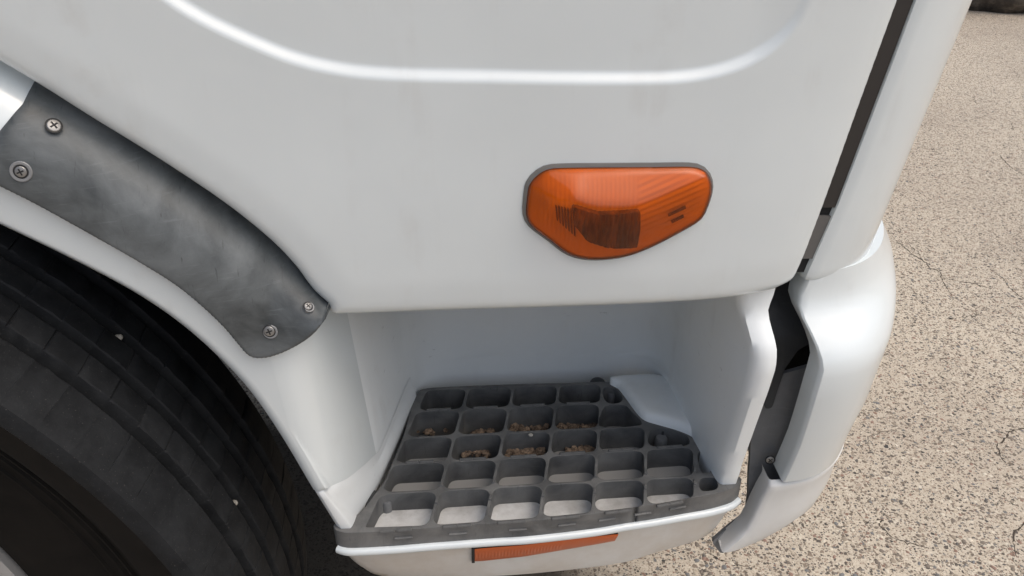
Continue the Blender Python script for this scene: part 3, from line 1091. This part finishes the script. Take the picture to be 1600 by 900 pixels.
# ------------------------------------------------------------------ bumper end with its bracket
def bump_edge_y(z):
    return interp(z, [(.40, .014), (.50, .010), (.53, .012), (.575, .016), (.585, .013), (.60, .010), (.66, -.001), (.70, -.007), (.725, -.006), (.742, .004), (.752, .015), (.765, .026), (.80, .030)])
def edge_curve(pxs, fy):
    pts = []
    for px, py in pxs:
        y = .02
        for _ in range(25):
            p = at_y(px, py, y)
            y = .6 * y + .4 * fy(p[2])
        pts.append(at_y(px, py, y))
    return np.array(pts)
BE = edge_curve([(1262, 442), (1257, 455), (1250, 469), (1251, 487), (1260, 506), (1271, 527), (1282, 553), (1287, 576), (1283, 592), (1276, 615), (1264, 655), (1251, 695), (1236, 730), (1220, 762)], bump_edge_y)
BL = edge_curve([(1208, 757), (1204, 762), (1190, 786), (1172, 826), (1150, 848), (1127, 866)], bump_edge_y)
SIL = [(1379, 347), (1392, 375), (1400, 430), (1401, 460), (1396, 513), (1381, 553), (1352, 628), (1328, 672), (1305, 724)]
SILL = [(1304, 727), (1290, 760), (1271, 790), (1250, 808), (1224, 825), (1190, 844), (1167, 855), (1127, 867)]
def bumper_ring(xe, ye, XF, z, n=40, b=.17):
    t = np.linspace(0, math.pi / 2, n)
    p = 1.25
    x = xe + (XF - xe) * np.sin(t) ** (2 / 2.2)
    y = ye + b * (1 - np.cos(t) ** (2 / 2.2))
    pts = np.c_[x, y]
    pts = np.vstack([pts, [(XF + .004, ye + b + .1), (XF + .01, ye + b + .35), (XF + .012, 1.2)]])
    return np.c_[pts, np.full(len(pts), z)]
def fit_ring(xe, ye, z, sil, b=.17):
    s = np.array(sorted(sil, key=lambda q: q[1]), float)
    lo, hi = xe + .01, .56
    for _ in range(30):
        XF = (lo + hi) / 2
        q = proj(bumper_ring(xe, ye, XF, z, 40, b))
        over = (q[:, 0] - np.interp(q[:, 1], s[:, 1], s[:, 0]))
        ok = (q[:, 1] > s[0, 1] - 6)
        if (over[ok].max() if ok.any() else -1) > 0:
            hi = XF
        else:
            lo = XF
    return bumper_ring(xe, ye, (lo + hi) / 2, z, 40, b), (lo + hi) / 2
def edge_at(cv, z):
    o = np.argsort(cv[:, 2])
    return np.interp(z, cv[o, 2], cv[o, 0]), np.interp(z, cv[o, 2], cv[o, 1])
up_z = np.r_[.792, .782, .772, .764, .756, .748, .740, .732, .724, .716, .706, .694, .68, .66, .64, .62, .605, .592]
xfs = []
for z in up_z:
    xe, ye = edge_at(BE, z)
    _, XF = fit_ring(xe, ye, z, SIL)
    xfs.append(XF)
xfs = np.array(xfs)
rows_up = []
for z, XF in [(.7925, xfs[0] - .045), *zip(up_z, xfs)]:
    xe, ye = edge_at(BE, z)
    r = bumper_ring(xe, ye, XF, z)
    lead = np.array([(xe - .001, ye + .024, z), (xe - .0012, ye + .006, z), (xe - .0008, ye + .0018, z), (xe + .0008, ye + .0001, z)])
    rows_up.append(np.vstack([lead, r[1:]]))
loft('bumper_end', rows_up[::-1], M_paint, truck, 45)

# lower bumper: a ledge, then tapering in under
low_z = np.array([.589, .5865, .5845, .578, .57, .558, .546, .534, .524, .515, .509])
rows_lo = []
for k, z in enumerate(low_z):
    xe, ye = edge_at(BL, z)
    XF = np.interp(.592, up_z[::-1], xfs[::-1]) + (-.006, -.0035, -.0015)[k] if k < 3 else fit_ring(xe, ye, z, SILL, .14)[1]
    r = bumper_ring(xe, ye, XF, z, 40, .14)
    if k < 2:
        r[:, 1] += (.006, .001)[k]
    lead = np.array([(xe - .001, r[0, 1] + .02, z), (xe - .0012, r[0, 1] + .005, z), (xe - .0008, r[0, 1] + .0015, z), (xe + .0008, r[0, 1] + .0001, z)])
    rows_lo.append(np.vstack([lead, r[1:]]))
last = rows_lo[-1].copy(); last[:, 2] += .002; last[:, 1] += .012
rows_lo.append(last)
loft('bumper_lower', rows_lo[::-1], paint('white_bumper_dusty', (.66, .67, .66), .35, (.47, .42, .35), .45, .4, .8), truck, 45)

# bracket and splash flap seen through the split
def flap_y(x, z):
    return bump_edge_y(z) + interp(z, [(.40, .004), (.50, .008), (.55, .018), (.62, .028), (.70, .045), (.78, .05)])
def flap(name, pxs, dy, mat, fold=0.0):
    o = []
    for px, py in pxs:
        y = .03
        for _ in range(25):
            p = at_y(px, py, y)
            y = .5 * y + .5 * (float(flap_y(p[0], p[2])) + dy)
        o.append(at_y(px, py, y)[[0, 2]])
    o = np.array(o)
    def fn(P):
        y = np.array([float(flap_y(a, b)) for a, b in P]) + dy
        xl = np.interp(P[:, 1], *zip(*sorted([(q[1], q[0]) for q in o])))
        return np.stack([P[:, 0], y + fold * np.sin((P[:, 0] - o[:, 0].min()) * 50), P[:, 1]], 1)
    return sheet(name, densify(fillet(o, .004, 3), .006), fn, .006, mat, truck, back=(0, .004, 0))
flap('bumper_bracket', [(1195, 440), (1265, 440), (1268, 470), (1275, 520), (1278, 532), (1248, 550), (1228, 578), (1216, 612), (1207, 640), (1195, 640), (1200, 560), (1192, 500)], .0, M_bracket, .002)
flapo = flap('splash_flap', [(1196, 600), (1296, 560), (1296, 600), (1275, 690), (1240, 755), (1225, 765), (1210, 790), (1190, 830), (1160, 858), (1128, 868), (1112, 847), (1140, 828), (1167, 810), (1171, 779), (1172, 740), (1176, 680)], .004, M_inner, .004)
def flap_pt(px, py, dy):
    y = .03
    for _ in range(25):
        p = at_y(px, py, y)
        y = .5 * y + .5 * (float(flap_y(p[0], p[2])) + dy)
    return at_y(px, py, y)
screw(0, 0, .0036, flapo, 0, point=(flap_pt(1203, 718, -.002), np.array((-.1, -1, .1))), rot=.8)
vz = at_y(1182, 668, .13)[2]
box('cab_frame', (.224, .125, vz + .01), (.335, .23, .80), M_black, truck)

# ------------------------------------------------------------------ amber indicator
LENS_PX = [(826, 286), (837, 272), (852, 262.5), (870, 259.5), (943, 258.5), (1020, 258), (1083, 258), (1100, 264), (1110, 278), (1111.5, 297), (1104, 323), (1094, 341), (1060, 362), (1013, 386), (978, 398.5), (943, 403.5), (911, 402.5), (885, 393.8), (859, 374), (829, 351), (821, 334), (822, 308)]
LENS = spline([on(px, py, lambda x, z: float(side_y(x, z)))[[0, 2]] for px, py in LENS_PX], .0025, True)
def uv(px, py):
    return on(px, py, lambda x, z: float(side_y(x, z)) - .008)[[0, 2]]
def line_d(P, a, b):
    a, b = np.array(a), np.array(b)
    t = (b - a) / np.linalg.norm(b - a)
    nrm = np.array((-t[1], t[0]))
    return (P - a) @ nrm
base = lambda px, py: on(px, py, lambda x, z: float(side_y(x, z)))[[0, 2]]
def ridge_pt(px, py, h):
    return on(px, py, lambda x, z: float(side_y(x, z)) - h)[[0, 2]]
RIDGE_PX = [(898, 312, .0150), (915, 319, .0175), (940, 323, .0180), (975, 323, .0175), (1005, 317, .0150), (1045, 300, .0100), (1080, 283, .0060), (1101, 272, .0035)]
RIDGE = np.array([(*ridge_pt(a, b, h), h) for a, b, h in RIDGE_PX])
def lens_h(P):
    P = np.asarray(P)
    de = seg_dist(P, np.vstack([LENS, LENS[:1]]))
    fine = spline(RIDGE, .0008)
    D = np.linalg.norm(P[:, None, :] - fine[None, :, :2], axis=2)
    k = D.argmin(1)
    dr = D[np.arange(len(P)), k]
    w = np.exp(-(D - dr[:, None]) / .004)
    H = (w * fine[None, :, 2]).sum(1) / w.sum(1)
    t = de / (de + dr + 1e-9)
    h = H * (1 - np.sqrt((1 - t) ** 2.3 + .004)) * 1.05
    return np.clip(h, 0, 1) + .0035 - roll(de, .0035)
lamp = bpy.data.objects.new('side_indicator', None)
C.objects.link(lamp)
lamp.parent = truck
lamp['label'] = 'amber side indicator lamp on the white cab side'
def lens_fn(P, f=1.0, add=0.0, rib=0.0):
    h = lens_h(P) * f + add
    if rib:
        right = smooth((P[:, 0] - base(985, 330)[0]) / .006)
        ribs = np.sin((P[:, 1] * .93 - P[:, 0] * .36) * 1500) * right + np.sin(P[:, 0] * 2100) * (1 - right)
        h = h + rib * ribs * smooth(seg_dist(P, np.vstack([LENS, LENS[:1]])) / .013)
    return np.stack([P[:, 0], side_y(P[:, 0], P[:, 1]) - h, P[:, 1]], 1)
sheet('lens', LENS, lambda P: lens_fn(P, 1, .0012), .0015, M_lens, lamp, back=(0, .005, 0), angle=70)
inner = offset_poly(LENS[::2], .0005)
sheet('lamp_bowl', densify(inner, .002), lambda P: lens_fn(P, .42, 0.0, .0004), .0011, M_reflector_back, lamp, back=(0, .001, 0), angle=70)
gask = offset_poly(LENS[::2], -.0013) + np.array((-.0008, .0008))
sheet('lamp_gasket', densify(gask, .003), lambda P: np.stack([P[:, 0], side_y(P[:, 0], P[:, 1]) - .0026 + roll(seg_dist(P, np.vstack([gask, gask[:1]])), .0007), P[:, 1]], 1), .003, M_gasket, lamp, back=(0, .004, 0), holes=[densify(offset_poly(LENS[::2], .0003), .003)])
core = np.array([uv(px, py) for px, py in ((893, 318), (935, 330), (999, 327), (1000, 358), (997, 392), (950, 390), (918, 378), (897, 350))])
sheet('lamp_core', densify(fillet(core, .002, 3), .002), lambda P: lens_fn(P, .72, 0, 0) - np.c_[np.zeros(len(P)), .0007 * np.sin(P[:, 0] * 1900), np.zeros(len(P))], .0012, M_lampcore, lamp, back=(0, .01, 0))

for ax, ay, bx_, by_ in ((1045, 337, 1073, 325), (1051, 349, 1070, 340)):
    bar = densify(np.array([uv(ax, ay), uv(bx_, by_), uv(bx_ + 1, by_ + 4), uv(ax + 1, ay + 4)]), .002)
    sheet('lamp_mark', bar, lambda P: lens_fn(P, .62, 0, 0), .0015, M_lampcore, lamp, back=(0, .001, 0))
for k in range(7):
    x0 = 868 + k * 4.6
    t0, b0 = 322 + k * .8, 345 + k * 4.2
    fin = densify(np.array([uv(x0, t0), uv(x0 + 1.9, t0 + .4), uv(x0 + 4.3, b0 + 2), uv(x0 + 2.2, b0)]), .002)
    sheet('lamp_fin', fin, lambda P: lens_fn(P, .60, 0, 0), .0015, M_lampcore, lamp, back=(0, .004, 0))
# ------------------------------------------------------------------ wheel
WC = np.array((-.6448, -.02, .4586))
WR = .4709
wheel = bpy.data.objects.new('wheel', None)
C.objects.link(wheel)
wheel.parent = truck
wheel.location = WC
wheel.rotation_euler = (0, 0, -.062)
gs = (.0328, .0655, .098, .131)
prof = [(-.018, WR * .955), (-.0185, WR * .972), (-.016, WR * .984), (-.010, WR * .990)]
for k, g in enumerate(gs):
    w_ = (.0058, .0048, .0048, .0050)[k]
    rr = WR * (.9975 if k in (0, 3) else 1.0)
    prof += [(g - w_ - .0012, rr), (g - w_, rr - .0012), (g - w_ * .55, rr - .0125), (g + w_ * .55, rr - .0125), (g + w_, rr - .0012), (g + w_ + .0012, rr)]
prof += [(.150, WR * .995), (.172, WR * .985), (.178, WR * .955)]
angs, kinds = [], []
N = 104
for k in range(N):
    a = 2 * math.pi * k / N
    st = 2 * math.pi / N
    for t, kd in ((0, 0), (.035, 1), (.05, 1), (.07, 0), (.36, 0), (.64, 0), (.9, 0)):
        angs.append(a + st * t); kinds.append(kd)
angs.append(2 * math.pi); kinds.append(0)
jit = nrng.normal(0, 1, (len(angs), len(prof)))
def tread_r(k, j, y, r, t):
    if kinds[k] and .038 < y < .0605 and r > WR - .004:
        r -= .0016
    if abs(r - (WR - .0012)) < .0015:
        r -= abs(jit[k, j]) * .0007
        y_ = y
    return r, t + (y - .05) * .20 * (1 if .035 < y < .13 else 0)
revolve('tyre_tread', prof, 0, (0, 0, 0), M_tyre, wheel, rfun=tread_r, angs=angs, zmin=-WC[2] + .001, angle=30)
rim_r = float(np.hypot(*(at_y(28, 868, .02)[[0, 2]] - WC[[0, 2]])))
ring_r = .3834
side = [(-.018, WR * .955), (-.0165, WR * .935), (-.010, WR * .905), (-.001, WR * .875), (.010, ring_r + .018), (.0205, ring_r + .0055), (.0215, ring_r + .003), (.0195, ring_r + .0015), (.0200, ring_r - .0005), (.0245, ring_r - .002), (.0255, ring_r - .006), (.0238, ring_r - .0085), (.0242, ring_r - .011), (.028, ring_r - .013), (.0285, ring_r - .020), (.027, ring_r - .022), (.0275, ring_r - .024), (.034, ring_r - .030), (.036, rim_r + .03), (.040, rim_r + .010), (.046, rim_r + .002), (.06, rim_r - .002)]
revolve('sidewall', side[::-1], 160, (0, 0, 0), M_side, wheel, zmin=-WC[2] + .001, angle=30)
rimp = [(.075, rim_r - .030), (.05, rim_r - .026), (.040, rim_r - .018), (.036, rim_r - .010), (.0355, rim_r - .003), (.038, rim_r + .001), (.046, rim_r + .002), (.07, rim_r - .004)]
revolve('hub', [(.045, .0), (.047, .045), (.058, .062), (.10, .066), (.12, .070), (.124, .105)], 48, (0, 0, 0), M_steel, wheel, angle=35)
for k in range(8):
    a_ = 2 * math.pi * k / 8
    V, F = disc_profile([(.015, -.012), (.015, .012), (.011, .016)], 6)
    mesh('wheel_nut', [(.132 * math.cos(a_) + v[0], .118 - v[2], .132 * math.sin(a_) + v[1]) for v in V], [f[::-1] for f in F], M_steel, wheel, smooth=False)
revolve('rim', [(.13, .10), (.12, .16), (.10, rim_r - .05)] + rimp, 120, (0, 0, 0), M_rim, wheel, angle=40)
# wheel housing, underbody, cab shell behind the panels
revolve('wheel_liner', [(.055, .553), (.20, .556), (.62, .556), (.64, .40), (.64, .05)], 60, (WC[0], 0, WC[2]), M_black, truck, a0=R(9), a1=R(218), zmin=.12)
box('underbody', (-.05, .30, .40), (.16, 1.75, .775), M_black, truck)
box('cab_body', (-1.7, .09, .84), (.30, 1.95, 2.3), M_black, truck)

def pebble(name, p, r, mat, label, flat=.7, seed=0):
    q = random.Random(seed)
    V, F = disc_profile([(.55, -.75), (.95, -.25), (1, .15), (.7, .65)], 9)
    V.append((0, 0, -.85)); b = len(V) - 1
    F += [((k + 1) % 9, k, b) for k in range(9)]
    V = [(p[0] + r * x * q.uniform(.85, 1.15), p[1] + r * y * q.uniform(.7, .95), p[2] + r * z * flat * q.uniform(.9, 1.1)) for x, y, z in V]
    o = mesh(name, V, F, mat, None, 60)
    o.location = (0, 0, 0)
    return tag(o, label, 'pebble')
M_peb = mat_new('pale_stone', (.36, .34, .30), .9)
def tyre_hit(px, py, gy, r):
    """where a sight line meets the groove floor"""
    ax = np.array((math.sin(.062), math.cos(.062), 0))
    o = WC + ax * gy
    d = ray(px, py)
    t = ((o - CAM_POS) @ ax) / (d @ ax)
    p = CAM_POS + d * t
    v = p - o
    return o + v / np.linalg.norm(v) * r
pebble('pebble', tyre_hit(193, 522, gs[2], WR - .005), .0034, M_peb, 'pale pebble wedged in the tyre groove beneath the arch, the upper one', .9, 1)
pebble('pebble', tyre_hit(374, 784, gs[1], WR - .005), .0032, M_peb, 'pale pebble wedged in the tyre tread nearest the step, the lower one', .9, 2)
pebble('pebble', at_z(829, 681, ZT) + np.array((0, 0, .001)), .0022, M_peb, 'tiny white pebble lying on a rib of the black step tread', .8, 3)

# dirt lying in the tread cells
V, F = [], []
q = random.Random(4)
for x0, x1, y0, y1, nn in ((872, 934, 664, 671, 70), (884, 930, 699, 709, 60), (795, 858, 665, 674, 60), (792, 850, 700, 713, 70), (722, 765, 704, 714, 25), (735, 770, 672, 678, 18), (1010, 1075, 694, 699, 14), (640, 700, 672, 679, 10)):
    for _ in range(nn):
        p = at_z(q.uniform(x0, x1), q.uniform(y0, y1), ZT - .0205)
        r = q.uniform(.0008, .0036)
        V2, F3 = disc_profile([(.8, -.5), (1, .1), (.6, .7)], 6)
        b = len(V)
        V += [(p[0] + r * v[0] * q.uniform(.7, 1.3), p[1] + r * v[1] * q.uniform(.7, 1.3), p[2] + r * v[2] * q.uniform(.7, 1.2)) for v in V2]
        F += [tuple(b + k for k in f) for f in F3]
M_dirt = mat_new('rusty_dirt', (.16, .095, .055), .95)
setin(M_dirt, 'Base Color', mix(M_dirt, ramp(M_dirt, noise(M_dirt, 160, 3), [(.35, 0.), (.65, 1.)]), (.09, .06, .042), (.36, .26, .18)))
dirt = mesh('dirt', V, F, M_dirt, None)
dirt['kind'] = 'stuff'
tag(dirt, 'rusty brown dirt caught in the cells of the black step tread', 'dirt')

# ------------------------------------------------------------------ yard: loose stones proud of the concrete, cracks, leaf, boulder
stone_cols = [(.18, .15, .12), (.11, .10, .09), (.28, .235, .18), (.26, .17, .13), (.17, .17, .165), (.44, .375, .29), (.58, .52, .42)]
stone_m = [mat_new('stone_tone', c, .8) for c in stone_cols]
V, F, MI = [], [], []
q = random.Random(11)
cnt = 0
while cnt < 3600:
    px, py = q.uniform(1060, 1640), 905 - 640 * q.random() ** 1.6
    if q.random() < .2:
        px, py = q.uniform(430, 1150), q.uniform(770, 930)
    p = at_z(px, py, 0)
    if math.hypot(p[0] + .3, p[1] - .38) < .62:
        cnt += 1
        continue
    r = .0013 + .0040 * q.random() ** 3.4
    a, el = q.uniform(0, 6.3), q.uniform(.5, .95)
    k = 7
    b = len(V)
    ca, sa = math.cos(a), math.sin(a)
    for rr, h in ((1.05, -.2), (1.0, .10), (.62, .34)):
        for i in range(k):
            t = 2 * math.pi * i / k
            x, y = rr * r * math.cos(t) * q.uniform(.82, 1.15), rr * r * el * math.sin(t) * q.uniform(.82, 1.15)
            V.append((p[0] + x * ca - y * sa, p[1] + x * sa + y * ca, h * r * .8))
    for ring in range(2):
        for i in range(k):
            F.append((b + ring*k + i, b + ring*k + (i+1) % k, b + (ring+1)*k + (i+1) % k, b + (ring+1)*k + i))
    F.append(tuple(b + 2*k + i for i in range(k)))
    MI += [q.choice((0, 0, 0, 1, 2, 2, 3, 4, 5, 5, 6))] * (2 * k + 1)
    cnt += 1
st = mesh('gravel', V, F, None, None, 50)
for m in stone_m:
    st.data.materials.append(m)
st.data.polygons.foreach_set('material_index', MI)
st['kind'] = 'stuff'
tag(st, 'small mixed stones standing proud of the tan concrete yard', 'gravel')

def crack(pxs, w):
    P = spline([at_z(px, py, 0)[:2] for px, py in pxs], .006)
    q = random.Random(int(pxs[0][0]))
    V, F = [], []
    P = P + np.array([(q.gauss(0, .0012), q.gauss(0, .0012)) for _ in P])
    for i, p in enumerate(P):
        t = P[min(i + 1, len(P) - 1)] - P[max(i - 1, 0)]
        n_ = np.array((-t[1], t[0])) / (np.linalg.norm(t) + 1e-9)
        ww = .95 * w * q.uniform(.2, 1.3) * min(1, .3 + 3 * min(i, len(P) - 1 - i) / len(P))
        V += [(*(p + n_ * ww), .0005), (*(p - n_ * ww), .0005)]
        if i:
            F.append((2*i - 2, 2*i - 1, 2*i + 1, 2*i))
    return mesh('crack', V, F, M_crack, ground, smooth=False)
M_crack = mat_new('crack_dark', (.055, .043, .032), .95)
for pxs, w in (([(1392, 368), (1419, 392), (1431, 401), (1445, 409), (1453, 419), (1469, 425), (1471, 435), (1479, 449), (1492, 470)], .0016),
               ([(1471, 433), (1485, 437), (1499, 440), (1520, 443), (1533, 447), (1551, 451)], .0014),
               ([(1545, 418), (1553, 425), (1567, 435), (1576, 448), (1585, 456), (1600, 467), (1625, 480)], .0013),
               ([(1640, 664), (1600, 670), (1583, 672), (1572, 684), (1559, 696), (1562, 712), (1575, 728)], .0017),
               ([(1340, 800), (1348, 811), (1357, 817), (1370, 815), (1377, 812), (1375, 822), (1383, 829), (1395, 840), (1407, 844), (1418, 849), (1437, 853), (1460, 858)], .0013),
               ([(1640, 800), (1600, 819), (1588, 830), (1583, 848), (1590, 870)], .0014),
               ([(1105, 862), (1120, 872), (1140, 880), (1165, 886)], .0012),
               ([(1560, 240), (1580, 262), (1612, 280)], .002)):
    crack(pxs, w)
# small dark leaf
lp = at_z(1487, 498, 0)
V = []
for t in np.linspace(0, 1, 7):
    ww = .0034 * math.sin(math.pi * min(1, t * 1.05)) + .0003
    V += [(lp[0] + (t - .5) * .017, lp[1] - (t - .5) * .006 + ww, .002 + .002 * math.sin(t * 4)), (lp[0] + (t - .5) * .017, lp[1] - (t - .5) * .006 - ww, .004 + .002 * math.sin(t * 4))]
lf = mesh('leaf', V, [(2*i, 2*i + 1, 2*i + 3, 2*i + 2) for i in range(6)], mat_new('dry_leaf', (.03, .02, .013), .8), None)
tag(lf, 'small dark curled leaf lying on the tan concrete yard', 'leaf')
# boulder at the yard's far edge
import mathutils.noise as mn
V, F = [], []
bc = np.array((3.36, 4.62, .18))
nu, nv = 64, 34
for j in range(nv + 1):
    th = math.pi * j / nv
    for i in range(nu):
        ph = 2 * math.pi * i / nu
        d = Vector((math.sin(th) * math.cos(ph), math.sin(th) * math.sin(ph), math.cos(th)))
        k = 1 + .16 * mn.noise(d * 1.7 + Vector((3, 1, 2))) + .07 * mn.noise(d * 5) + .03 * mn.noise(d * 14)
        V.append((bc[0] + .72 * d.x * k, bc[1] + .50 * d.y * k, max(-.01, bc[2] + .42 * d.z * k)))
for j in range(nv):
    for i in range(nu):
        F.append((j*nu + i, (j+1)*nu + i, (j+1)*nu + (i+1) % nu, j*nu + (i+1) % nu))
bo = mesh('boulder', V, F, M_rock, None, 60)
tag(bo, 'dark mottled boulder at the far edge of the tan concrete yard', 'boulder')
